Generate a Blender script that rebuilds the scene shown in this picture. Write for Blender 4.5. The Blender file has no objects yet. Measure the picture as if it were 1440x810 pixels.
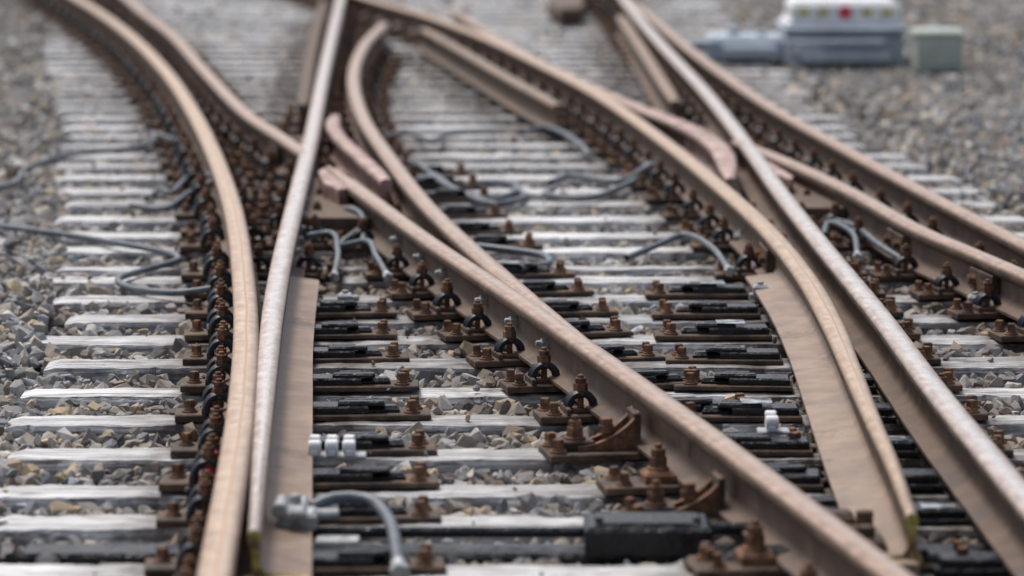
import bpy, math, random, bmesh
import numpy as np
from mathutils import Vector
random.seed(4); rng=np.random.default_rng(4)
scene=bpy.context.scene
col=scene.collection

# ------------------------------------------------------------ materials
def mat(name, ramp, scale=(1,1,1), detail=6, nscale=5, rough=(.5,.8), metal=0., bump=.2, bscale=60, coord='Object',
        attr=None, grime=None, layer=None, spec=.5, objrand=0.0, coat=0.0, bands=(), bdist=.004):
    m=bpy.data.materials.new(name); m.use_nodes=True
    nt=m.node_tree; N=nt.nodes; L=nt.links
    b=N['Principled BSDF']
    tc=N.new('ShaderNodeTexCoord'); mp=N.new('ShaderNodeMapping'); mp.inputs['Scale'].default_value=scale
    L.new(tc.outputs[coord],mp.inputs['Vector'])
    n=N.new('ShaderNodeTexNoise'); n.inputs['Scale'].default_value=nscale; n.inputs['Detail'].default_value=detail; n.inputs['Roughness'].default_value=.62
    L.new(mp.outputs[0],n.inputs['Vector'])
    r=N.new('ShaderNodeValToRGB'); e=r.color_ramp.elements
    while len(e)<len(ramp): e.new(.5)
    for i,(p,c) in enumerate(ramp): e[i].position=p; e[i].color=(*c,1)
    L.new(n.outputs['Fac'],r.inputs['Fac'])
    out=r.outputs['Color']
    def mix(fac,a,bc,mode='MIX'):
        x=N.new('ShaderNodeMix'); x.data_type='RGBA'; x.blend_type=mode
        if isinstance(fac,float): x.inputs[0].default_value=fac
        else: L.new(fac,x.inputs[0])
        L.new(a,x.inputs[6])
        if isinstance(bc,tuple): x.inputs[7].default_value=(*bc,1)
        else: L.new(bc,x.inputs[7])
        return x.outputs[2]
    def math_(op,a,b_=None,clamp=False):
        x=N.new('ShaderNodeMath'); x.operation=op; x.use_clamp=clamp
        for i,q in enumerate((a,b_)):
            if q is None: continue
            if isinstance(q,(int,float)): x.inputs[i].default_value=q
            else: L.new(q,x.inputs[i])
        return x.outputs[0]
    if layer:   # (color, scale, mapping, lo, hi)
        lc,lsc,lm,lo,hi=layer
        mp2=N.new('ShaderNodeMapping'); mp2.inputs['Scale'].default_value=lm; L.new(tc.outputs[coord],mp2.inputs['Vector'])
        n2=N.new('ShaderNodeTexNoise'); n2.inputs['Scale'].default_value=lsc; n2.inputs['Detail'].default_value=6; n2.inputs['Roughness'].default_value=.7
        L.new(mp2.outputs[0],n2.inputs['Vector'])
        mr=N.new('ShaderNodeMapRange'); mr.inputs[1].default_value=lo; mr.inputs[2].default_value=hi
        L.new(n2.outputs['Fac'],mr.inputs[0]); out=mix(mr.outputs[0],out,lc)
    rsub=None
    for (cen,wid,bc,stren,rd) in bands:
        sx=N.new('ShaderNodeSeparateXYZ'); L.new(tc.outputs['UV'],sx.inputs[0])
        nw=N.new('ShaderNodeTexNoise'); nw.inputs['Scale'].default_value=1.3; nw.inputs['Detail'].default_value=7
        mpw=N.new('ShaderNodeMapping'); mpw.inputs['Scale'].default_value=(0.2,1.2,1); mpw.inputs['Location'].default_value=(cen*77,0,0); L.new(tc.outputs['UV'],mpw.inputs[0]); L.new(mpw.outputs[0],nw.inputs['Vector'])
        wob=math_('MULTIPLY',math_('SUBTRACT',nw.outputs['Fac'],.5),.022)
        dd=math_('ABSOLUTE',math_('ADD',math_('SUBTRACT',sx.outputs[0],cen),wob))
        mr=N.new('ShaderNodeMapRange'); mr.inputs[1].default_value=wid; mr.inputs[2].default_value=wid*.3; L.new(dd,mr.inputs[0])
        nf=N.new('ShaderNodeTexNoise'); nf.inputs['Scale'].default_value=1.; nf.inputs['Detail'].default_value=6; nf.inputs['Roughness'].default_value=.6
        mpf=N.new('ShaderNodeMapping'); mpf.inputs['Scale'].default_value=(30,14,1); L.new(tc.outputs['UV'],mpf.inputs[0]); L.new(mpf.outputs[0],nf.inputs['Vector'])
        mf=N.new('ShaderNodeMapRange'); mf.inputs[1].default_value=.25; mf.inputs[2].default_value=.62; mf.inputs[3].default_value=.35; L.new(nf.outputs['Fac'],mf.inputs[0])
        fac=math_('MULTIPLY',math_('MULTIPLY',mr.outputs[0],mf.outputs[0]),stren,True)
        out=mix(fac,out,bc)
        if rd: rsub=math_('MULTIPLY',fac,rd)
    if attr:
        a=N.new('ShaderNodeAttribute'); a.attribute_name=attr
        out=mix(1.0,out,a.outputs['Color'],'MULTIPLY')
    if grime:
        a=N.new('ShaderNodeAttribute'); a.attribute_name='grime'
        nn=N.new('ShaderNodeTexNoise'); nn.inputs['Scale'].default_value=9; nn.inputs['Detail'].default_value=6; L.new(tc.outputs['Object'],nn.inputs['Vector'])
        m3=N.new('ShaderNodeMapRange'); m3.inputs[1].default_value=.3; m3.inputs[2].default_value=.62; m3.inputs[3].default_value=.35; m3.inputs[4].default_value=1.1; L.new(nn.outputs['Fac'],m3.inputs[0])
        out=mix(math_('MULTIPLY',a.outputs['Fac'],m3.outputs[0],True),out,grime)
    if objrand:
        oi=N.new('ShaderNodeObjectInfo'); hs=N.new('ShaderNodeHueSaturation'); 
        q=N.new('ShaderNodeMapRange'); q.inputs[3].default_value=1-objrand; q.inputs[4].default_value=1+objrand*.5; L.new(oi.outputs['Random'],q.inputs[0]); L.new(q.outputs[0],hs.inputs['Value']); L.new(out,hs.inputs['Color']); out=hs.outputs[0]
    L.new(out,b.inputs['Base Color'])
    rr=N.new('ShaderNodeMapRange'); rr.inputs[1].default_value=.3; rr.inputs[2].default_value=.7; rr.inputs[3].default_value=rough[0]; rr.inputs[4].default_value=rough[1]
    L.new(n.outputs['Fac'],rr.inputs[0]); ro=rr.outputs[0]
    if rsub is not None: ro=math_('SUBTRACT',ro,rsub,True)
    L.new(ro,b.inputs['Roughness'])
    b.inputs['Metallic'].default_value=metal; b.inputs['Specular IOR Level'].default_value=spec; b.inputs['Coat Weight'].default_value=coat; b.inputs['Coat Roughness'].default_value=.12
    if bump:
        bn=N.new('ShaderNodeTexNoise'); bn.inputs['Scale'].default_value=bscale; bn.inputs['Detail'].default_value=5
        L.new(mp.outputs[0] if coord=='Object' else tc.outputs['Object'],bn.inputs['Vector'])
        bp=N.new('ShaderNodeBump'); bp.inputs['Strength'].default_value=bump; bp.inputs['Distance'].default_value=bdist
        L.new(bn.outputs['Fac'],bp.inputs['Height']); L.new(bp.outputs[0],b.inputs['Normal'])
    return m

M_top=mat('rail_running_surface',[(.28,(.20,.125,.087)),(.46,(.28,.182,.13)),(.58,(.345,.235,.172)),(.74,(.42,.30,.23))],scale=(16,11,1),nscale=1.4,detail=7,rough=(.38,.54),metal=.4,bump=.18,bscale=110,coord='UV',layer=((.19,.11,.07),2.4,(2,1,1),.55,.78),
   bands=((.006,.026,(.54,.43,.355),.7,.12),(-.052,.012,(.11,.065,.042),.85,0)))
M_topA=mat('rail_running_surface_worn',[(.28,(.27,.175,.112)),(.46,(.36,.245,.165)),(.58,(.42,.30,.21)),(.74,(.49,.37,.27))],scale=(16,10,1),nscale=1.4,detail=7,rough=(.38,.54),metal=.35,bump=.18,bscale=110,coord='UV',layer=((.25,.15,.095),2.4,(2,1,1),.56,.80),
   bands=((.004,.030,(.60,.475,.37),.65,.1),(.003,.006,(.42,.20,.05),.8,0),(.046,.014,(.15,.09,.06),.9,0)))
M_topB=mat('rail_running_surface_polished',[(.28,(.28,.205,.17)),(.46,(.38,.295,.25)),(.58,(.46,.375,.33)),(.74,(.54,.46,.42))],scale=(16,9,1),nscale=1.4,detail=7,rough=(.32,.48),metal=.45,bump=.15,bscale=110,coord='UV',layer=((.24,.15,.11),2.4,(2,1,1),.58,.80),
   bands=((.0,.028,(.74,.69,.65),.9,.15),))
M_side=mat('rail_rust_flank',[(.3,(.055,.034,.024)),(.5,(.11,.072,.050)),(.7,(.19,.128,.090))],nscale=9,detail=8,rough=(.55,.82),bump=.4,bscale=120,spec=.3,layer=((.16,.10,.066),4,(1,.5,2),.50,.72))
M_foot=mat('blade_foot_steel',[(.3,(.155,.105,.073)),(.5,(.245,.168,.118)),(.7,(.33,.24,.175))],nscale=7,detail=8,rough=(.48,.70),bump=.3,bscale=90,spec=.4,layer=((.07,.047,.035),5,(1,.6,1),.56,.76))
M_pink=mat('worn_crossing_steel',[(.3,(.24,.14,.115)),(.5,(.42,.275,.23)),(.7,(.58,.44,.39))],nscale=12,detail=10,rough=(.35,.6),metal=.3,bump=.4,bscale=80,layer=((.17,.095,.07),8,(1,1,1),.47,.66))
M_rust=mat('bolt_rust',[(.3,(.055,.030,.020)),(.5,(.15,.073,.040)),(.7,(.30,.165,.095))],nscale=26,rough=(.65,.95),bump=.5,bscale=200,spec=.3)
M_plate=mat('baseplate_rust',[(.3,(.025,.018,.015)),(.5,(.08,.052,.036)),(.7,(.19,.12,.075))],nscale=11,rough=(.5,.85),bump=.5,bscale=120,spec=.25)
M_black=mat('greased_steel',[(.36,(.004,.004,.006)),(.6,(.010,.011,.014)),(.8,(.03,.03,.032))],nscale=14,rough=(.06,.60),metal=.0,bump=.9,bscale=34,bdist=.008,spec=.38,layer=((.075,.052,.038),7,(1,1,1),.60,.74))
M_clip=mat('spring_clip_steel',[(.3,(.005,.007,.012)),(.6,(.016,.020,.03)),(.8,(.06,.05,.05))],nscale=20,rough=(.35,.6),bump=.2,bscale=100,spec=.4,layer=((.10,.055,.035),14,(1,1,1),.62,.74))
M_sleep=mat('weathered_timber',[(.34,(.05,.045,.04)),(.41,(.27,.26,.25)),(.49,(.56,.555,.545)),(.62,(.81,.81,.805))],scale=(1.6,46,46),nscale=1.4,detail=11,rough=(.5,.78),bump=1.,bscale=2.0,bdist=.006,grime=(.07,.05,.038),objrand=.27,
   layer=((.17,.15,.132),1.0,(2.6,12,12),.51,.65))
M_stone=mat('ballast_stone',[(.3,(.70,.68,.66)),(.5,(1,1,1)),(.7,(1.15,1.13,1.1))],nscale=30,rough=(.7,.95),bump=.4,bscale=160,attr='col',spec=.35)
M_soil=mat('ballast_bed',[(.3,(.03,.026,.022)),(.5,(.09,.08,.068)),(.7,(.2,.18,.155))],nscale=28,rough=(.85,1),bump=1,bscale=30)
M_hose=mat('cable_rubber',[(.3,(.06,.07,.08)),(.6,(.13,.15,.17)),(.8,(.24,.26,.27))],nscale=14,rough=(.4,.6),bump=.1)
M_alu=mat('galvanised_metal',[(.3,(.25,.26,.26)),(.6,(.42,.43,.43)),(.8,(.62,.62,.62))],nscale=24,rough=(.35,.6),metal=.4,bump=.25,layer=((.13,.10,.08),18,(1,1,1),.52,.7))
M_shine=mat('painted_slide_glint',[(.3,(.20,.20,.20)),(.6,(.55,.56,.57))],nscale=24,rough=(.2,.45),metal=.7,bump=.3,layer=((.012,.012,.014),11,(1,3,1),.46,.52))  # pale speckled metal colour painting wet glints on the black slide chairs
M_white=mat('white_plastic',[(.3,(.60,.60,.58)),(.6,(.82,.82,.81))],nscale=12,rough=(.4,.55),bump=.05,layer=((.35,.32,.3),20,(1,1,1),.62,.78))
M_yellow=mat('yellow_paint',[(.3,(.25,.18,.05)),(.5,(.50,.40,.07)),(.8,(.62,.52,.14))],nscale=24,rough=(.5,.7),bump=.2,layer=((.14,.09,.05),18,(1,1,1),.5,.62))
M_red=mat('red_paint',[(.3,(.50,.02,.06)),(.7,(.65,.05,.10))],nscale=10,rough=(.4,.6))
M_blue=mat('grey_blue_enamel',[(.3,(.27,.32,.37)),(.6,(.42,.47,.52)),(.8,(.54,.58,.62))],nscale=5,rough=(.4,.6),bump=.1)
M_green=mat('grey_green_enamel',[(.3,(.33,.36,.31)),(.7,(.46,.50,.44))],nscale=5,rough=(.45,.65),bump=.1)

# ------------------------------------------------------------ mesh accumulator
class Acc:
    def __init__(s): s.v=[];s.f=[];s.m=[];s.n=0
    def add(s,v,f,m):
        v=np.asarray(v,float); s.v.append(v)
        for q in f: s.f.append(tuple(i+s.n for i in q))
        s.m+= [m]*len(f) if isinstance(m,int) else list(m); s.n+=len(v)
    def box(s,x0,x1,y0,y1,z0,z1,m,ch=.004):
        v=[(x0,y0,z0),(x1,y0,z0),(x1,y1,z0),(x0,y1,z0),(x0,y0,z1-ch),(x1,y0,z1-ch),(x1,y1,z1-ch),(x0,y1,z1-ch),
           (x0+ch,y0+ch,z1),(x1-ch,y0+ch,z1),(x1-ch,y1-ch,z1),(x0+ch,y1-ch,z1)]
        f=[(0,3,2,1),(0,1,5,4),(1,2,6,5),(2,3,7,6),(3,0,4,7),(4,5,9,8),(5,6,10,9),(6,7,11,10),(7,4,8,11),(8,9,10,11)]
        s.add(v,f,m)
    def cyl(s,x,y,z0,z1,r,m,n=8,ch=.003,rot=0):
        v=[]
        for z,rr in ((z0,r),(z1-ch,r),(z1,r-ch)):
            for k in range(n):
                a=rot+2*math.pi*k/n; v.append((x+rr*math.cos(a),y+rr*math.sin(a),z))
        f=[]
        for j in (0,1):
            for k in range(n): f.append((j*n+k,j*n+(k+1)%n,(j+1)*n+(k+1)%n,(j+1)*n+k))
        f.append(tuple(2*n+k for k in range(n))); s.add(v,f,m)
    def hcyl(s,c,axis,l,r,m,n=8):
        ax=Vector(axis).normalized(); u=ax.orthogonal().normalized(); w=ax.cross(u); c=Vector(c)
        v=[];f=[]; ch=min(.004,r*.3)
        for t,rr in ((-l/2,r-ch),(-l/2+ch,r),(l/2-ch,r),(l/2,r-ch)):
            for k in range(n):
                a=2*math.pi*k/n; v.append(tuple(c+ax*t+(u*math.cos(a)+w*math.sin(a))*rr))
        for j in range(3):
            for k in range(n): f.append((j*n+k,j*n+(k+1)%n,(j+1)*n+(k+1)%n,(j+1)*n+k))
        f.append(tuple(range(n))[::-1]); f.append(tuple(3*n+k for k in range(n))); s.add(v,f,m)
    def arc(s,cx,cy,cz,R,r,m,a0=-.35,a1=math.pi+.35,n=10,k=6):
        v=[];f=[]
        for i in range(n+1):
            a=a0+(a1-a0)*i/n
            for j in range(k):
                b=2*math.pi*j/k; rr=R+r*math.cos(b)
                v.append((cx+rr*math.cos(a),cy+r*math.sin(b),cz+rr*math.sin(a)))
        for i in range(n):
            for j in range(k): f.append((i*k+j,i*k+(j+1)%k,(i+1)*k+(j+1)%k,(i+1)*k+j))
        f.append(tuple(range(k))); f.append(tuple(n*k+j for j in range(k))[::-1]); s.add(v,f,m)
    def stamp(s,t,x,y,z,ang,mir=1,sc=1.):
        v=np.concatenate(t.v).copy(); v[:,0]*=mir; v*=sc
        c,sn=math.cos(ang),math.sin(ang)
        w=np.stack([v[:,0]*c-v[:,1]*sn+x, v[:,0]*sn+v[:,1]*c+y, v[:,2]+z],1)
        fs=t.f if mir>0 else [q[::-1] for q in t.f]
        s.v.append(w)
        for q in fs: s.f.append(tuple(i+s.n for i in q))
        s.m+=t.m; s.n+=len(w)
    def obj(s,name,mats,parent=None,smooth=True,ang=35):
        me=bpy.data.meshes.new(name); me.from_pydata(np.concatenate(s.v).tolist(),[],s.f)
        for q in mats: me.materials.append(q)
        me.polygons.foreach_set('material_index',np.array(s.m,dtype=np.int32))
        if smooth:
            me.polygons.foreach_set('use_smooth',np.ones(len(s.f),dtype=bool)); me.set_sharp_from_angle(angle=math.radians(ang))
        me.update(); o=bpy.data.objects.new(name,me); col.objects.link(o)
        if parent: o.parent=parent
        return o

def spline(pts,step=.06):
    P=[np.array(p,float) for p in pts]; P=[2*P[0]-P[1]]+P+[2*P[-1]-P[-2]]
    out=[]
    for i in range(1,len(P)-2):
        p0,p1,p2,p3=P[i-1:i+3]
        t=[0]
        for a,b in ((p0,p1),(p1,p2),(p2,p3)): t.append(t[-1]+max(1e-4,np.linalg.norm(b-a))**.5)
        n=max(2,int(np.linalg.norm(p2-p1)/step))
        for k in range(n):
            u=t[1]+(t[2]-t[1])*k/n
            A1=(t[1]-u)/(t[1]-t[0])*p0+(u-t[0])/(t[1]-t[0])*p1
            A2=(t[2]-u)/(t[2]-t[1])*p1+(u-t[1])/(t[2]-t[1])*p2
            A3=(t[3]-u)/(t[3]-t[2])*p2+(u-t[2])/(t[3]-t[2])*p3
            B1=(t[2]-u)/(t[2]-t[0])*A1+(u-t[0])/(t[2]-t[0])*A2
            B2=(t[3]-u)/(t[3]-t[1])*A2+(u-t[1])/(t[3]-t[1])*A3
            out.append((t[2]-u)/(t[2]-t[1])*B1+(u-t[1])/(t[2]-t[1])*B2)
    out.append(P[-2]); return np.array(out)

TOP=.20; BASE=.03
def prof(wl,wr,fl,fr,zt=TOP,b=BASE):
    hb=zt-.044
    return [(-fl,b),(-fl,b+.011),(-.024 if fl>.03 else -fl*.6,b+.026),(-.010,b+.046),(-.010,hb-.02),(-wl+.006,hb),(-wl,hb+.007),(-wl,zt-.016),(-wl+.006,zt-.005),(-wl+.017,zt-.0012),
            (0,zt),(wr-.017,zt-.0012),(wr-.006,zt-.005),(wr,zt-.016),(wr,hb+.007),(wr-.006,hb),(.010,hb-.02),(.010,b+.046),(.024 if fr>.03 else fr*.6,b+.026),(fr,b+.011),(fr,b)]
SEG=[1,1,1,1,1,1,1,0,0,0,0,0,0,1,1,1,1,1,1,1,1]
def rail(name,pts,topm,W=.043,fn=None,footm=None,capm=None,step=.06,sidem=None):
    c=spline(pts,step); d=np.gradient(c,axis=0); d/=np.linalg.norm(d,axis=1)[:,None]
    nrm=np.stack([-d[:,1],d[:,0]],1)
    sgn=np.sign(nrm[:,0]); sgn[sgn==0]=1; nrm*=sgn[:,None]
    s=np.concatenate([[0],np.cumsum(np.linalg.norm(np.diff(c,axis=0),axis=1))])
    V=[];npf=21
    for i in range(len(c)):
        p=fn(c[i][0],c[i][1],s[i],s[-1]) if fn else prof(W,W,.072,.072)
        for (u,z) in p: V.append((c[i][0]+nrm[i][0]*u,c[i][1]+nrm[i][1]*u,z))
    F=[];Mi=[];UV=[]
    base=prof(W,W,.072,.072); arc=[0]
    for a,b in zip(base,base[1:]+base[:1]): arc.append(arc[-1]+math.hypot(a[0]-b[0],a[1]-b[1]))
    arc=[a-arc[10] for a in arc]
    for i in range(len(c)-1):
        for j in range(npf):
            k=(j+1)%npf
            F.append((i*npf+j,i*npf+k,(i+1)*npf+k,(i+1)*npf+j)); UV.append([(arc[j],s[i]),(arc[j+1],s[i]),(arc[j+1],s[i+1]),(arc[j],s[i+1])])
            mm=SEG[j]
            if footm and footm(c[i][1]) and j in (1,2,0,17,18,19): mm=2
            Mi.append(mm)
    for base_i in (0,(len(c)-1)*npf):
        F.append(tuple(base_i+j for j in range(npf))); UV.append([(0,0)]*npf); Mi.append(3)
    me=bpy.data.meshes.new(name); me.from_pydata(V,[],F)
    uvl=me.uv_layers.new(name='UVMap'); uvl.data.foreach_set('uv',np.array([x for f in UV for p in f for x in p],dtype=np.float32))
    for q in (topm,sidem or M_side,M_foot,capm or M_side): me.materials.append(q)
    me.polygons.foreach_set('material_index',np.array(Mi,dtype=np.int32))
    me.polygons.foreach_set('use_smooth',np.ones(len(F),dtype=bool))
    me.update()
    bm=bmesh.new(); bm.from_mesh(me); bmesh.ops.recalc_face_normals(bm,faces=bm.faces); bm.to_mesh(me); bm.free()
    me.set_sharp_from_angle(angle=math.radians(50))
    o=bpy.data.objects.new(name,me); col.objects.link(o)
    return o,c

# ------------------------------------------------------------ surveyed rail alignments (metres)
A=[(-.700,8.2),(-.713,8.83),(-.731,9.24),(-.749,9.68),(-.787,10.6),(-.84,11.7),(-.92,13.04),(-1.031,14.52),(-1.218,16.64),(-1.448,18.75),(-1.787,21.46),(-2.22,24.5),(-2.834,28.13),(-3.608,32.0),(-4.921,37.76)]
B=[(-.665,9.70),(-.711,10.6),(-.753,11.43),(-.811,12.56),(-.87,13.74),(-.924,15.17),(-.984,17.19),(-1.071,20.21),(-1.213,24.5),(-1.443,32.0),(-1.68,40)]
Hr=[(-1.045,19.30),(-1.230,20.21),(-1.486,21.46),(-1.968,24.5),(-2.484,27.9),(-2.967,30.6),(-3.383,33.01),(-4.2,37)]
W=[(-1.000,21.5),(-.988,20.94),(-.916,20.21),(-.777,19.27),(-.600,18.1)]
C=[(1.07,8.2),(1.009,8.68),(.948,9.06),(.780,10.02),(.588,11.08),(.370,12.23),(.077,13.71),(-.356,15.79),(-.611,17.13),(-.904,18.68)]
G=[(.545,11.30),(.409,12.01),(.267,12.85),(.066,14.03),(-.144,15.35),(-.384,17.05),(-.632,19.27),(-.844,21.46),(-1.009,24.21),(-1.044,26.9),(-.979,29.15)]
E=[(1.060,9.92),(1.079,10.6),(1.091,11.31),(1.112,12.26),(1.136,13.38),(1.138,14.56),(1.090,16.11),(.953,18.16),(.764,20.41),(.513,22.88),(.188,25.21),(-.207,27.75),(-.675,30.16),(-1.133,32.0),(-1.587,34.08),(-2.5,38)]
J=[(1.045,18.15),(1.067,19.64),(.969,20.69),(.755,21.83),(.483,23.5),(.097,26.02),(-.456,30.6)]
K=[(2.45,12.2),(2.22,13.38),(1.990,14.69),(1.858,15.44),(1.731,16.17),(1.580,17.54),(1.406,18.75),(1.188,19.94)]
Fr=[(1.43,8.2),(1.411,9.16),(1.398,9.68),(1.373,10.65),(1.345,11.86),(1.326,13.53),(1.283,15.51),(1.247,17.48),(1.226,19.82),(1.177,22.88),(1.060,27.04),(.954,32.0),(.914,37.76)]
Lr=[(2.55,12.2),(2.309,13.93),(2.115,15.63),(1.895,17.72),(1.702,19.75),(1.492,22.15),(1.264,26.02),(1.042,31.05),(.787,35.2),(.65,38)]
M1=[(-1.222,22.15),(-1.413,27.04),(-1.581,32.0)]
M2=[(.963,22.39),(.910,26.35),(.855,30.16)]
M3=[(.269,22.15),(0,23.93),(-.292,26.02),(-.669,28.67)]

sm=lambda x:max(0,min(1,x))
def fB(x,y,s,S):
    w=.014+.029*sm((y-9.7)/4.2); k=sm((y-15.5)/.1)
    return prof(min(.04,w+.006),w,.012+.06*k,.145-.07*k,TOP-.012*sm((10.6-y)/1),.048-.018*k)
def fE(x,y,s,S):
    w=.016+.027*sm((y-9.9)/3.6); k=sm((y-15.6)/.1)
    return prof(w,w,.15-.075*k,.03+.045*k,TOP-.012*sm((10.8-y)/1),.050-.02*k)
def fG(x,y,s,S):
    w=.004+.038*sm((y-11.3)/3.5); k=sm((y-15.5)/.3)
    return prof(w,w,.01+.06*sm((y-14.5)/.3),.10-.025*k,TOP-.006*sm((11.8-y)/.6),.048-.018*k)
def fC(x,y,s,S):
    w=.043-.030*sm((y-17.9)/.8); return prof(w,w,.072,.072)
def fJ(x,y,s,S):
    k=sm(min((y-18.15)/1.2,(23-y)/1.2)); e=sm((y-18.15)/.5)
    return prof(.022+.018*e+.012*k,.022+.018*e+.02*k,.075,.075,TOP-.004*(1-e))
def taper(S0=.6,z=.0):
    def f(x,y,s,S):
        k=sm(min(s,S-s)/S0); return prof(.030+.010*k,.030+.010*k,.06,.06,TOP-.006*(1-k))
    return f
rails={}
def R(key,name,pts,topm,**k):
    o,c=rail(name,pts,topm,**k); rails[key]=(o,c); return o
R('A','stock_rail',A,M_topA,W=.045)
R('B','switch_blade_rail',B,M_topB,fn=fB,footm=lambda y:y<15.5,capm=M_yellow)
R('H','crossing_wing_rail',Hr,M_top)
R('W','check_rail',W,M_pink,fn=taper(.4),capm=M_pink,sidem=M_pink)
R('C','crossing_nose_rail',C,M_top,fn=fC,capm=M_pink)
R('G','switch_blade_rail',G,M_top,fn=fG)
R('E','switch_blade_rail',E,M_topA,fn=fE,footm=lambda y:y<15.6,capm=M_yellow)
R('J','crossing_wing_rail',J,M_top,fn=fJ)
R('K','crossing_nose_rail',K,M_top)
R('F','stock_rail',Fr,M_topB)
R('L','stock_rail',Lr,M_top)
R('M1','check_rail',M1,M_side,fn=taper())
R('M2','check_rail',M2,M_foot,fn=taper())
R('M3','check_rail',M3,M_foot,fn=taper())
# pale freshly-ground wing length
o,c=rail('ground_wing_head',[(1.045,18.13),(1.067,19.64),(.969,20.69),(.765,21.80)],M_pink,fn=lambda x,y,s,S:[(u*1.02,z+.0015) for u,z in fJ(x,y,s,S)],sidem=M_pink,capm=M_pink); o.parent=rails['J'][0]

def railx(key,y):
    c=rails[key][1]; i=np.argsort(c[:,1]); return float(np.interp(y,c[i,1],c[i,0]))
def yr(key): c=rails[key][1]; return c[:,1].min(),c[:,1].max()

# ------------------------------------------------------------ sleepers
ys=[8.3,8.9,9.5,10.08,10.75,11.27,11.85,12.50,13.10,13.70,14.30,14.87,15.43,16.02,16.35,16.98,17.5,18.15,18.85,19.45,20.0,20.6,21.15]
while ys[-1]<39: ys.append(ys[-1]+.60+random.uniform(-.04,.04))
LX=([8,10.5,11.58,12.83,14.56,15.85,17.77,21.45,26.51,40],[-1.38,-1.43,-1.546,-1.645,-1.789,-1.90,-2.08,-2.55,-3.25,-5.0])
RX=([8,19,20.29,21.66,24.23,27.1,40],[2.75,2.45,2.36,2.07,1.95,1.93,1.9])
rk=list(rails)
hws={}
def sleeper(y):
    x0=float(np.interp(y,*LX))+random.uniform(-.07,.07); x1=float(np.interp(y,*RX))+random.uniform(-.06,.06)
    n=int((x1-x0)/.02); hw=random.uniform(.102,.124) if y!=16.35 else .06; hws[y]=hw; tilt=random.uniform(-.010,.010); zz=random.uniform(-.010,.0)
    xs=np.linspace(x0,x1,n)
    def nz(sc,amp): 
        a=rng.normal(size=n); k=np.ones(sc)/sc; return np.convolve(a,k,'same')*amp*math.sqrt(sc)
    e=[nz(11,.004)+nz(2,.0028) for _ in range(2)]; zt=[nz(7,.0016) for _ in range(4)]
    chip=[np.clip(nz(6,1.0)-1.2,0,2)*.020 for _ in range(2)]
    V=[];G_=[]
    rx=[railx(k,y) for k in rk if yr(k)[0]-.1<=y<=yr(k)[1]+.1] or [99]
    for i,x in enumerate(xs):
        yc=y+tilt*(x-.2); endz=-.02*max(0,1-min(i,n-1-i)/2.)*.5
        for j,(u,z) in enumerate([(-hw,-.17),(-hw-.002,-.022),(-hw+.007,-.004),(-.05,.001),(.05,.001),(hw-.007,-.004),(hw+.002,-.022),(hw,-.17)]):
            uu=u
            if u<-.055: uu=u+e[0][i]+chip[0][i]
            elif u>.055: uu=u+e[1][i]-chip[1][i]
            z2=z+zz+((zt[min(3,max(0,j-2))][i]+endz) if z>-.1 else 0)
            V.append((x,yc+uu,z2)); dm=min(abs(x-r) for r in rx); cen= .36 if (-.8<x<1.5 and y<16) else .08
            G_.append(min(1,math.exp(-max(0,dm-.22)/.12)*.95+cen))
    F=[]
    for i in range(n-1):
        for j in range(7): F.append((i*8+j,(i+1)*8+j,(i+1)*8+j+1,i*8+j+1))
    F.append(tuple(range(8))[::-1]); F.append(tuple((n-1)*8+j for j in range(8)))
    me=bpy.data.meshes.new('railway_sleeper'); me.from_pydata(V,[],F); me.materials.append(M_sleep)
    a=me.attributes.new('grime','FLOAT','POINT'); a.data.foreach_set('value',np.array(G_,dtype=np.float32))
    o=bpy.data.objects.new('railway_sleeper',me); col.objects.link(o)
for y in ys: sleeper(y)

# ------------------------------------------------------------ fastening templates  (u outward, v along the rail)
MM=[M_rust,M_plate,M_black,M_clip,M_shine]
def screw(t,u,v,z=.025,sq=True):
    t.cyl(u,v,z,z+.008,.027,0,n=12); t.cyl(u,v,z+.008,z+.017,.020,0,n=10,ch=.005); t.cyl(u,v,z+.017,z+.042,.0185 if sq else .016,0,n=4 if sq else 6,rot=random.uniform(0,1.5))
def clipbolt(t,u,v,h=.13):
    t.arc(u,v-.016,.046,.043,.0125,3); t.arc(u,v+.016,.046,.043,.0125,3)
    t.box(u-.03,u+.03,v-.03,v+.03,.028,.040,0)
    t.cyl(u,v,.028,h+.020,.011,0,n=8); t.cyl(u,v,h-.045,h-.035,.028,0,n=12); t.cyl(u,v,h-.035,h-.008,.024,0,n=6,rot=random.uniform(0,1)); t.cyl(u,v,h-.007,h+.010,.020,0,n=6,rot=random.uniform(0,1))
def T_clip(two=False):
    t=Acc(); L_=.235
    t.box(0,L_,-.075,.075,.003,.026,1); t.box(.130,.146,-.07,.07,.026,.048,1)
    if two: clipbolt(t,.088,-.055,.125); clipbolt(t,.088,.13,.118); t.box(.04,.12,.10,.16,.003,.028,1)
    else: clipbolt(t,.090,0)
    screw(t,.185,-.042 if not two else random.uniform(-.03,.03)); 
    if not two: screw(t,.20,.048)
    return t
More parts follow.
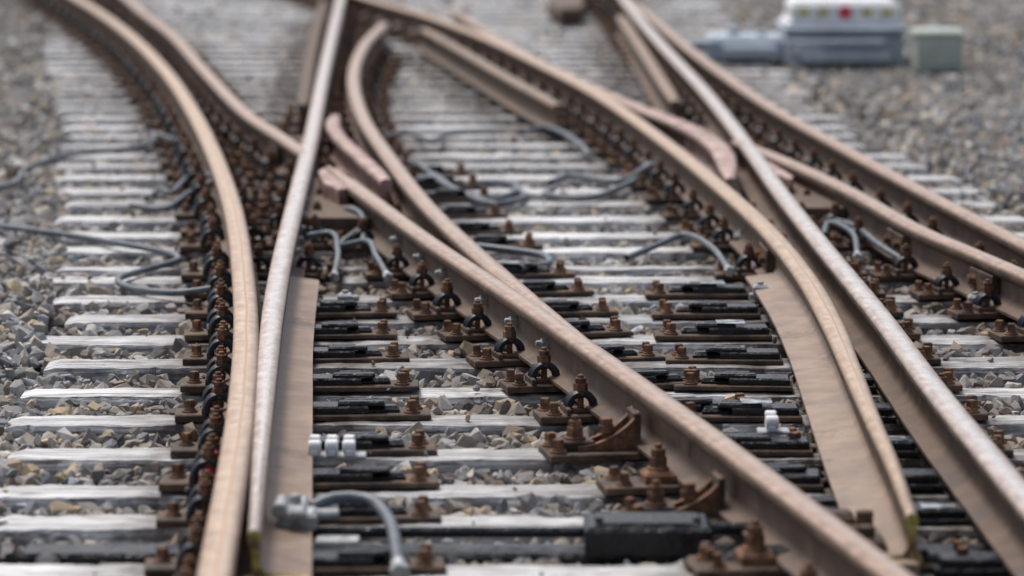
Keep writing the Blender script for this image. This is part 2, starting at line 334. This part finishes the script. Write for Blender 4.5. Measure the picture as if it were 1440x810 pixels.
def T_slide(u0=.078,L=.50,end=True,shine=False):
    t=Acc()
    t.box(u0-.01,L,-.072,.072,.003,.020,1 if end else 2)
    t.box(u0,.30 if end else L-.02,-.055,.055,.020,.0455,2,ch=.006)
    if end:
        a=random.uniform(-.01,.01)
        t.box(.20,.345+a,-.045,-.005,.046,.060,2,ch=.006); t.box(.22,.31+a,.012,.045,.046,.058,2,ch=.005); t.box(.25,.40,-.03,.03,.020,.041,2,ch=.012); t.cyl(.33,.0,.041,.056,.018,2,n=8)
        if shine: t.box(.165,.27,-.05,.045,.0605,.0625,4,ch=.001)  # thin pale plate added as a painted glint
        screw(t,.44,-.035,.020,True); screw(t,.450,.042,.020,False)
    elif shine: t.box(.10,.20,-.04,.04,.046,.048,4,ch=.001)
    return t
def T_heavy():
    t=Acc(); t.box(0,.30,-.09,.09,.003,.026,1); t.box(.07,.17,-.055,.055,.026,.062,0,ch=.012)
    t.cyl(.12,0,.06,.072,.036,0,n=12); t.cyl(.12,0,.072,.104,.028,0,n=6); t.cyl(.12,0,.105,.13,.023,0,n=6); t.cyl(.12,0,.13,.145,.012,0,n=8)
    screw(t,.235,-.05); screw(t,.25,.05,sq=False); return t
def T_brace():
    t=Acc(); t.box(0,.34,-.10,.10,.003,.024,1)
    n=10; top=[]
    for i in range(n+1):
        a=i/n; u=.055+.19*a; z=.145-(.105)*math.sin(a*math.pi/2)**.7; top.append((u,z))
    pr=[(.055,.026)]+top+[(.245,.026)]
    for v0 in (-.055,.035):
        v1=v0+.022; m=len(pr)
        V=[(u,v0,z) for u,z in pr]+[(u,v1,z) for u,z in pr]
        Fz=[tuple(range(m)),tuple(m+k for k in range(m))[::-1]]+[(k,m+k,m+(k+1)%m,(k+1)%m) for k in range(m)]
        t.add(V,Fz,0)
    t.box(.05,.07,-.06,.06,.04,.14,1); t.box(.19,.30,-.045,.043,.026,.055,1)
    t.cyl(.15,-.012,.026,.115,.013,0); t.cyl(.15,-.012,.075,.10,.025,0,n=6); t.cyl(.15,-.012,.101,.12,.021,0,n=6)
    t.cyl(.245,0,.05,.065,.034,0,n=12); t.cyl(.245,0,.065,.095,.026,0,n=6); t.cyl(.245,0,.096,.115,.021,0,n=6); t.cyl(.245,0,.115,.13,.012,0,n=8)
    screw(t,.31,-.06); screw(t,.31,.06); return t
Tc=[T_clip() for _ in range(4)]; Tc2=[T_clip(True) for _ in range(4)]; Ts=[T_slide() for _ in range(6)]+[T_slide(shine=True)]; Tss=[T_slide(.078,.27,False),T_slide(.078,.27,False),T_slide(.078,.27,False,True)]; Tb=[T_brace() for _ in range(2)]; Th=[T_heavy() for _ in range(3)]
def fasten(key,side,y0,y1,T,name,sl=None,skip=0.,off=0.):
    acc=Acc(); c=rails[key][1]; i=np.argsort(c[:,1]); c=c[i]
    for y in (sl or ys):
        if y<y0 or y>y1 or random.random()<skip or y==16.35: continue
        x=np.interp(y,c[:,1],c[:,0]); dx=(np.interp(y+.2,c[:,1],c[:,0])-np.interp(y-.2,c[:,1],c[:,0]))/.4
        ang=-math.atan(dx)
        acc.stamp(random.choice(T),x+side*off,y+random.uniform(-.015,.015),random.uniform(-.003,.001),ang+random.uniform(-.04,.04),mir=side,sc=random.uniform(.95,1.03))
    if acc.n: acc.obj(name,MM,parent=rails[key][0])
fasten('A',-1,8,40,Tc2,'rail_clips'); fasten('A',1,8,15.3,Ts,'slide_chairs',off=.10); fasten('A',1,15.5,22,Tc,'inner_clips')
fasten('B',1,15.5,40,Tc,'rail_clips'); fasten('B',-1,17.2,24,Tc,'rail_clips_outer')
fasten('H',-1,19.8,36,Tc,'rail_clips'); fasten('H',1,21.5,36,Tc,'inner_clips',skip=.3)
fasten('C',-1,12.2,17.3,Tc,'rail_clips'); fasten('C',-1,10.5,12.0,Tb,'rail_braces',sl=[10.75,11.85]); fasten('C',-1,8,12,Th,'heavy_bolts',sl=[8.9,9.5,10.08,11.27]); fasten('C',1,8,14.5,Ts,'slide_chairs'); 
fasten('G',1,14.5,20,Ts,'slide_chairs'); fasten('G',1,20,28,Tc,'rail_clips'); fasten('G',-1,16.5,28,Tc,'inner_clips')
fasten('E',-1,9,16,Ts,'slide_chairs',off=.09); fasten('E',-1,16,36,Tc,'rail_clips'); fasten('E',1,16,36,Tc,'outer_clips')
fasten('F',-1,8,17.8,Tss,'slide_chairs'); fasten('F',1,8,36,Tc,'rail_clips'); fasten('F',-1,22,36,Tc,'inner_clips')
fasten('K',-1,12.3,18.5,Tc,'rail_clips'); fasten('K',1,12.3,17,Tc,'outer_clips')
fasten('L',1,12.3,36,Tc,'outer_clips'); fasten('L',-1,12.3,36,Tc,'rail_clips')
a=Acc(); x=railx('A',11.2)-.088; a.cyl(x,11.22,.05,.118,.024,0,n=12); a.obj('marker_sleeve',[M_red],parent=rails['A'][0])

def web_bolts(key,side,yl,name,size=.020):
    acc=Acc()
    for y in yl:
        x=railx(key,y); dx=(railx(key,y+.2)-railx(key,y-.2))/.4; n=Vector((side,-dx*side,0)).normalized(); c=Vector((x,y,.115))+n*.022
        acc.hcyl(c,n,.035,size,0,n=6); acc.hcyl(c+n*.02,n,.03,size*.55,0,n=8)
    acc.obj(name,[M_alu if size>.019 else M_rust],parent=rails[key][0])
web_bolts('C',-1,[13.4,13.95,14.5,15.3,15.8,16.4],'web_bolts')
web_bolts('B',1,[16.0,16.4,16.8,17.3,17.9],'web_bolts')
def fish(key,side,y,l=.30):
    a=Acc(); 
    x=railx(key,y); dx=(railx(key,y+.2)-railx(key,y-.2))/.4
    t=Acc(); t.box(.012,.046,-l/2,l/2,.062,.148,0); 
    for v in (-l*.3,l*.3): t.hcyl((.055,v,.105),(1,0,0),.035,.022,1,n=6)
    a.stamp(t,x,y,0,-math.atan(dx),mir=side); a.obj('joint_plate',[M_plate,M_rust],parent=rails[key][0])
fish('E',-1,15.9); fish('K',-1,16.4); fish('H',-1,20.2); fish('K',-1,15.1)

# ------------------------------------------------------------ crossing castings
def casting(name,poly,z0,z1,m,bw=.008):
    n=len(poly); V=[(x,y,z0) for x,y in poly]+[(x,y,z1) for x,y in poly]
    F=[tuple(range(n))[::-1],tuple(n+k for k in range(n))]+[(k,(k+1)%n,n+(k+1)%n,n+k) for k in range(n)]
    me=bpy.data.meshes.new(name); me.from_pydata(V,[],F); me.materials.append(m)
    bm=bmesh.new(); bm.from_mesh(me); bmesh.ops.recalc_face_normals(bm,faces=bm.faces); bm.to_mesh(me); bm.free()
    o=bpy.data.objects.new(name,me); col.objects.link(o)
    bv=o.modifiers.new('b','BEVEL'); bv.width=bw; bv.segments=3
    return o
def strip(k1,k2,ya,yb,o1=.0,o2=.0,n=6):
    yy=np.linspace(ya,yb,n); return [(railx(k1,y)+o1,y) for y in yy]+[(railx(k2,y)+o2,y) for y in yy[::-1]]
f1=casting('crossing_frog_casting',strip('B','C',17.2,18.9,.02,.0),.02,.115,M_side)
t=casting('frog_nose',[(-.925,18.70),(-.86,18.3),(-.765,17.75),(-.81,17.7),(-.895,18.0),(-.945,18.5)],.10,.190,M_pink); t.parent=f1
f2=casting('crossing_frog_casting',strip('F','K',17.6,19.3,.02,-.02),.02,.115,M_side)
t=casting('frog_nose',[(1.255,19.2),(1.30,18.9),(1.36,18.3),(1.335,18.15),(1.28,18.4)],.10,.188,M_pink); t.parent=f2
f3=casting('crossing_frog_casting',strip('H','B',19.4,21.0,.02,-.02),.02,.12,M_side)
f4=casting('crossing_frog_casting',[(.30,32.6),(.40,31.7),(.60,31.9),(.64,34.0),(.36,34.4)],.02,.15,M_side,.03)

# ------------------------------------------------------------ cables
def cable(pts,r=.014,end=True,name='cable'):
    c=spline([(x,y,z) for x,y,z in pts],.05)
    cu=bpy.data.curves.new(name,'CURVE'); cu.dimensions='3D'; cu.bevel_depth=r; cu.bevel_resolution=3
    sp=cu.splines.new('POLY'); sp.points.add(len(c)-1)
    for i,q in enumerate(c): sp.points[i].co=(*q,1)
    cu.materials.append(M_hose); o=bpy.data.objects.new(name,cu); col.objects.link(o)
    if end:
        a=Acc(); d=Vector(c[-1]-c[-3]).normalized(); p=Vector(c[-1])
        a.hcyl(p,d,.08,r*1.3,0,n=10); a.hcyl(p+d*.03,d,.025,r*1.7,0,n=6); a.obj('cable_connector',[M_alu],parent=o)
    return o
g=.02
cable([(-3.3,18.6,g),(-2.608,19.31,g),(-2.586,20.29,g),(-2.423,20.86,.03),(-2.09,21.05,.05),(-2.03,21.5,.05),(-2.068,21.87,.05),(-1.929,21.45,.06),(-1.86,21.3,.06)])
cable([(-3.0,18.3,g),(-2.389,17.66,g),(-2.081,17.3,.03),(-1.785,16.96,.03),(-1.514,16.6,.03),(-1.446,16.36,.03),(-1.573,16.08,g),(-1.648,15.8,g),(-1.546,15.5,g),(-1.342,15.32,.03),(-1.22,15.3,.05)],end=False)
cable([(-1.816,18.8,g),(-1.78,19.2,g),(-1.709,18.97,.03),(-1.652,19.58,.05),(-1.529,19.4,.07)])
cable([(-1.86,18.5,g),(-1.7,18.35,g),(-1.60,18.8,.05),(-1.50,19.0,.08)])
cable([(-.55,20.3,.05),(-.49,20.1,.05),(-.324,19.17,.04),(-.1415,18.75,g),(.02,19.1,g),(-.02,19.5,g),(-.2,19.5,g)],r=.017,end=False)
cable([(-.40,19.6,.05),(-.25,18.95,.03),(-.08,18.55,g),(.06,18.85,g),(.02,19.25,g)],r=.017,end=False)
cable([(.217,19.31,g),(.18,18.95,g),(.356,18.8,g),(.546,19.2,.03),(.769,20.0,.06)],r=.017)
cable([(.20,19.55,g),(.30,19.75,.03),(.546,19.41,.04),(.70,19.7,.08)],r=.017)
cable([(-.60,17.5,.1),(-.752,16.66,.05),(-.656,16.61,.08),(-.574,16.05,.08),(-.516,15.67,.05)])
cable([(-.95,16.9,.06),(-.915,16.78,.08),(-.823,16.83,.09),(-.751,16.29,.08),(-.737,15.67,.05)])
cable([(-.84,17.7,.06),(-.76,17.5,.12),(-.68,17.2,.12),(-.66,16.8,.04)],end=False)
cable([(.50,16.5,g),(.626,16.66,.05),(.763,16.91,.07),(.864,16.41,.08),(.911,15.87,.05)])
cable([(1.36,18.0,.06),(1.431,17.71,.06),(1.549,17.17,.08),(1.605,16.41,.08),(1.684,16.12,.05)])
cable([(1.40,17.0,.06),(1.45,17.3,.08),(1.52,16.9,.08),(1.50,16.4,.04)])
cable([(-.20,16.7,.05),(-.016,16.61,.04),(.124,16.53,.03),(.153,16.22,.03),(.03,16.0,.04)],r=.017,end=False)
cable([(.05,21.9,.05),(.2,22.2,.05),(.35,21.5,.05),(.42,20.7,.05)],r=.017)
cable([(-.75,21.6,.05),(-.6,21.9,.05),(-.45,21.4,.05),(-.35,21.9,.05),(-.1,22.0,.05)],r=.017,end=False)
cable([(-.56,10.50,.09),(-.50,10.53,.11),(-.41,10.52,.11),(-.345,10.36,.09),(-.30,9.95,.03)],r=.018)

# ------------------------------------------------------------ small trackside equipment
def rollers(x,y,n=3,sc=.8):
    e=bpy.data.objects.new('blade_roller_unit',None); col.objects.link(e)
    a=Acc(); a.box(x-.02,x+.06*n*sc+.03,y-.04,y+.04,.046,.058,0,ch=.004); 
    for k in range(n): 
        q=x+.025+.062*k*sc; zc=.058+.028*sc; hh=random.uniform(.9,1.1)
        a.hcyl((q,y-.02,zc),(1,.1,0),.045*sc,.027*sc*hh,1,n=16); a.hcyl((q,y+.035,zc+.01),(1,-.1,0),.04*sc,.022*sc,1,n=16); a.box(q-.012,q+.012,y-.045,y+.05,.058,.075,1,ch=.004)
    a.obj('rollers',[M_alu,M_white],parent=e)
rollers(-.63,11.52,3,.85); rollers(.80,11.95,1,.9)
for x,y in ((-.66,14.95),(-.70,18.9),(1.00,15.2),(1.83,14.9),(1.02,16.9)):
    e=bpy.data.objects.new('rail_contact_box',None); col.objects.link(e)
    a=Acc(); a.box(x-.03,x+.03,y-.03,y+.03,.03,.08,0,ch=.010); a.box(x-.045,x+.045,y-.02,y+.02,.02,.045,0); a.hcyl((x+.035,y,.06),(1,0,0),.04,.012,0,n=10); a.cyl(x,y,.08,.092,.013,0,n=6); a.obj('housing',[M_alu],parent=e)
e=bpy.data.objects.new('blade_tip_clamp',None); col.objects.link(e)
a=Acc(); a.box(-.645,-.54,10.33,10.45,.06,.105,0,ch=.01); a.box(-.62,-.57,10.28,10.50,.105,.125,0,ch=.008); a.hcyl((-.64,10.38,.115),(0,1,0),.14,.022,0,n=14); a.cyl(-.60,10.38,.125,.15,.017,0,n=6); a.box(-.54,-.42,10.25,10.33,.02,.045,0); a.hcyl((-.52,10.42,.085),(1,0,0),.08,.016,0,n=10)
a.obj('clamp_body',[M_alu],parent=e)
e=bpy.data.objects.new('steel_hollow_sleeper',None); col.objects.link(e)
a=Acc(); a.box(-1.36,1.9,10.32,10.47,-.16,-.006,0,ch=.01); a.box(.20,.55,10.28,10.50,-.005,.075,0,ch=.012); a.box(.23,.52,10.31,10.47,.0755,.083,0,ch=.004); a.hcyl((-.2,10.42,.035),(1,0,0),.8,.016,0,n=10); a.hcyl((.8,10.42,.045),(1,0,0),.5,.018,0,n=10)
for x in (.24,.51): a.cyl(x,10.33,.083,.095,.012,0,n=6)
a.obj('trough',[M_black],parent=e)
a=Acc(); a.box(-.70,-.525,9.66,9.72,.03,.062,0,ch=.003); a.obj('tip_marking',[M_yellow],parent=rails['B'][0])
a=Acc(); a.box(.915,1.075,9.86,9.935,.03,.064,0,ch=.003); a.obj('tip_base',[M_foot],parent=rails['E'][0])
a=Acc(); a.box(.92,1.00,9.98,10.10,.062,.10,0,ch=.01); a.cyl(.95,10.04,.10,.13,.024,0,n=6); a.cyl(.97,10.3,.06,.12,.024,0,n=6); a.box(.86,.95,10.35,10.45,.06,.10,0,ch=.015); a.hcyl((.88,10.15,.09),(1,0,0),.12,.02,0,n=10); a.obj('tip_lug',[M_plate],parent=rails['E'][0])

# ------------------------------------------------------------ switch machine
e=bpy.data.objects.new('switch_machine',None); col.objects.link(e)
a=Acc()
a.box(1.43,2.03,27.7,28.3,.02,.19,0,ch=.03); a.box(1.98,2.83,27.5,28.3,.0,.25,0,ch=.03); a.box(1.53,1.93,27.6,27.75,.06,.14,0,ch=.02)
a.box(2.08,2.73,27.40,27.5,.04,.12,0,ch=.01); a.hcyl((1.36,27.9,.12),(1,0,0),.3,.04,0,n=12); a.hcyl((2.33,27.42,.17),(1,0,0),.7,.025,0,n=10)
a.box(1.96,2.85,27.45,28.35,.25,.28,0,ch=.01); a.cyl(1.63,28,.19,.24,.05,0,n=12); a.cyl(1.83,27.9,.19,.22,.04,0,n=12)
for x in (2.08,2.33,2.58): a.box(x,x+.03,27.47,27.5,.02,.24,0,ch=.005)
a.obj('gear_case',[M_blue],parent=e)
a=Acc(); a.box(2.02,2.81,27.6,28.25,.305,.46,0,ch=.04); a.box(1.99,2.83,27.57,28.28,.282,.31,0,ch=.01); a.box(2.03,2.23,27.44,27.46,.10,.18,0,ch=.003); a.obj('motor_cover',[M_white],parent=e)
a=Acc(); a.hcyl((2.41,27.592,.38),(0,1,0),.02,.05,0,n=14); a.obj('red_mark',[M_red],parent=e)
a=Acc(); 
for x in (2.11,2.25,2.57,2.71): a.box(x-.035,x+.035,27.585,27.60,.355,.40,0,ch=.002)
a.obj('label_plates',[M_yellow],parent=e)
e=bpy.data.objects.new('cable_junction_box',None); col.objects.link(e)
a=Acc(); a.box(2.87,3.20,27.0,27.4,.0,.26,0,ch=.01); a.box(2.85,3.22,26.98,27.42,.262,.285,0,ch=.015); a.box(2.91,3.17,26.985,27.0,.04,.23,0,ch=.003); a.hcyl((3.13,26.975,.15),(0,1,0),.02,.012,0); a.obj('cabinet',[M_green],parent=e)

# ------------------------------------------------------------ ground + ballast
me=bpy.data.meshes.new('ground'); S=600
me.from_pydata([(-S,-S,-.10),(S,-S,-.10),(S,S,-.10),(-S,S,-.10)],[],[(0,1,2,3)]); me.materials.append(M_soil)
col.objects.link(bpy.data.objects.new('ground',me))
def hull(npt,flat):
    bm=bmesh.new(); ry=random.uniform(.6,.95)
    for _ in range(npt):
        v=Vector(rng.normal(size=3)).normalized()*random.uniform(.8,1.1); bm.verts.new((v.x,v.y*ry,v.z*flat))
    bmesh.ops.convex_hull(bm,input=bm.verts)
    bmesh.ops.delete(bm,geom=[v for v in bm.verts if not v.link_faces],context='VERTS')
    bm.verts.ensure_lookup_table(); bm.verts.index_update()
    V=np.array([v.co[:] for v in bm.verts]); F=np.array([[v.index for v in f.verts] for f in bm.faces]); bm.free(); return V,F
bases=[hull(random.choice([13,16,20]),random.uniform(.5,.85)) for _ in range(28)]
def scatter():
    P=[]
    def region(y0,y1,dens,r0,r1):
        hw=lambda y:.155*y+.6
        area=(y1-y0)*2*hw(y1); n=int(area*dens)
        y=rng.uniform(y0,y1,n); x=rng.uniform(-hw(y1),hw(y1),n); k=np.abs(x)<hw(y); x=x[k];y=y[k]
        r=rng.uniform(r0,r1,len(x))*rng.choice([1,1,1,.6,1.3,1.6],len(x),p=[.25,.2,.15,.2,.13,.07]); P.append(np.stack([x,y,r],1))
    region(8.8,14,900,.021,.043); region(14,20,780,.022,.044); region(20,28,600,.027,.046); region(28,39,450,.032,.05)
    return np.concatenate(P)
pts=scatter()
ysA=np.array(ys); hwA=np.array([hws[y] for y in ys]); ni=np.abs(pts[:,1][:,None]-ysA[None,:]).argmin(1); near=np.abs(pts[:,1]-ysA[ni])-hwA[ni]
lx=np.interp(pts[:,1],*LX); rx=np.interp(pts[:,1],*RX)
ins=(pts[:,0]>lx-.02)&(pts[:,0]<rx+.02)
onsl=ins&(near<.014)
keep=~onsl | (rng.random(len(pts))<.010)
keep&=~(ins&(pts[:,1]>10.29)&(pts[:,1]<10.50))
z=np.where(ins,-.050,-.03)+rng.uniform(-.028,.018,len(pts))
out=np.maximum(0,np.maximum(lx-.3-pts[:,0],pts[:,0]-rx-.3)); z=z+.02*np.sin(pts[:,0]*3.1+pts[:,1]*1.3)*(~ins)-.02*np.clip(out,0,1)
z=np.where(onsl,.010,z); pts[:,2]=np.where(onsl,pts[:,2]*.35,pts[:,2])
pts=pts[keep];z=z[keep]; n=len(pts)
pal=np.array([(.26,.25,.235),(.34,.325,.31),(.15,.15,.155),(.41,.36,.30),(.46,.36,.24),(.29,.25,.205),(.55,.525,.49),(.27,.285,.30),(.21,.165,.13)])
ci=rng.choice(len(pal),n,p=[.18,.18,.11,.15,.06,.14,.06,.07,.05]); cols=pal[ci]*rng.uniform(.74,1.22,(n,1))
# rust-brown dust on stones close to the rails
dmin=np.full(n,9.)
for k in rk:
    c=rails[k][1]; i=np.argsort(c[:,1]); c=c[i]; xx=np.interp(pts[:,1],c[:,1],c[:,0],left=99,right=99); dmin=np.minimum(dmin,np.abs(pts[:,0]-xx))
gr=np.exp(-np.maximum(0,dmin-.15)/.18)[:,None]*.7; cols=cols*(1-gr)+np.array([[.12,.085,.06]])*gr
bi=rng.integers(0,len(bases),n)
VV=[];FF=[];CC=[];off=0
for b,(bv,bf) in enumerate(bases):
    idx=np.where(bi==b)[0]; m=len(idx)
    if m==0: continue
    q=rng.normal(size=(m,4)); q/=np.linalg.norm(q,axis=1)[:,None]; w_,x_,y_,z_=q.T
    Rm=np.stack([np.stack([1-2*(y_*y_+z_*z_),2*(x_*y_-z_*w_),2*(x_*z_+y_*w_)],1),np.stack([2*(x_*y_+z_*w_),1-2*(x_*x_+z_*z_),2*(y_*z_-x_*w_)],1),np.stack([2*(x_*z_-y_*w_),2*(y_*z_+x_*w_),1-2*(x_*x_+y_*y_)],1)],1)
    v=np.einsum('mij,kj->mki',Rm,bv)*pts[idx,2][:,None,None]
    v[:,:,0]+=pts[idx,0][:,None]; v[:,:,1]+=pts[idx,1][:,None]; v[:,:,2]+=z[idx][:,None]
    k=len(bv); VV.append(v.reshape(-1,3)); FF.append((bf[None]+ (np.arange(m)*k)[:,None,None]+off).reshape(-1,3)); CC.append(np.repeat(cols[idx],k,axis=0)); off+=m*k
VV=np.concatenate(VV);FF=np.concatenate(FF);CC=np.concatenate(CC)
me=bpy.data.meshes.new('ballast'); me.vertices.add(len(VV)); me.vertices.foreach_set('co',VV.astype(np.float32).ravel())
me.loops.add(FF.size); me.loops.foreach_set('vertex_index',FF.astype(np.int32).ravel())
me.polygons.add(len(FF)); me.polygons.foreach_set('loop_start',np.arange(0,FF.size,3,dtype=np.int32))
ca=me.attributes.new('col','FLOAT_COLOR','POINT'); ca.data.foreach_set('color',np.concatenate([CC,np.ones((len(CC),1))],1).astype(np.float32).ravel())
me.materials.append(M_stone); me.update(calc_edges=True); me.validate()
me.polygons.foreach_set('use_smooth',np.zeros(len(me.polygons),dtype=bool))
col.objects.link(bpy.data.objects.new('ballast',me))

# ------------------------------------------------------------ light, world, camera
wd=bpy.data.worlds.new('World'); scene.world=wd; wd.use_nodes=True; nt=wd.node_tree
bg=nt.nodes['Background']; sky=nt.nodes.new('ShaderNodeTexSky'); sky.sky_type='NISHITA'; sky.sun_disc=False
EL=math.radians(60); AZ=math.radians(-30)
sky.sun_elevation=EL; sky.sun_rotation=AZ; sky.air_density=1; sky.dust_density=4; sky.ozone_density=1
hs=nt.nodes.new('ShaderNodeHueSaturation'); hs.inputs['Saturation'].default_value=.75; nt.links.new(sky.outputs[0],hs.inputs['Color'])
nt.links.new(hs.outputs[0],bg.inputs[0]); bg.inputs[1].default_value=.15
sl=bpy.data.lights.new('sun','SUN'); sl.energy=2.6; sl.angle=math.radians(15); sl.color=(1,.98,.95)
so=bpy.data.objects.new('sun',sl); col.objects.link(so)
d=Vector((math.sin(AZ)*math.cos(EL),math.cos(AZ)*math.cos(EL),math.sin(EL))); so.rotation_euler=d.to_track_quat('Z','Y').to_euler(); so.location=d*30
cam=bpy.data.cameras.new('camera'); co=bpy.data.objects.new('camera',cam); col.objects.link(co)
co.location=(0,0,2.15); co.rotation_euler=(math.radians(90-7.808),0,0)
cam.sensor_width=36; cam.lens=134; cam.clip_end=2000; cam.clip_start=.1
cam.dof.use_dof=True; cam.dof.focus_distance=13.4; cam.dof.aperture_fstop=1.9
scene.camera=co
scene.view_settings.view_transform='Standard'; scene.view_settings.look='None'; scene.view_settings.exposure=0
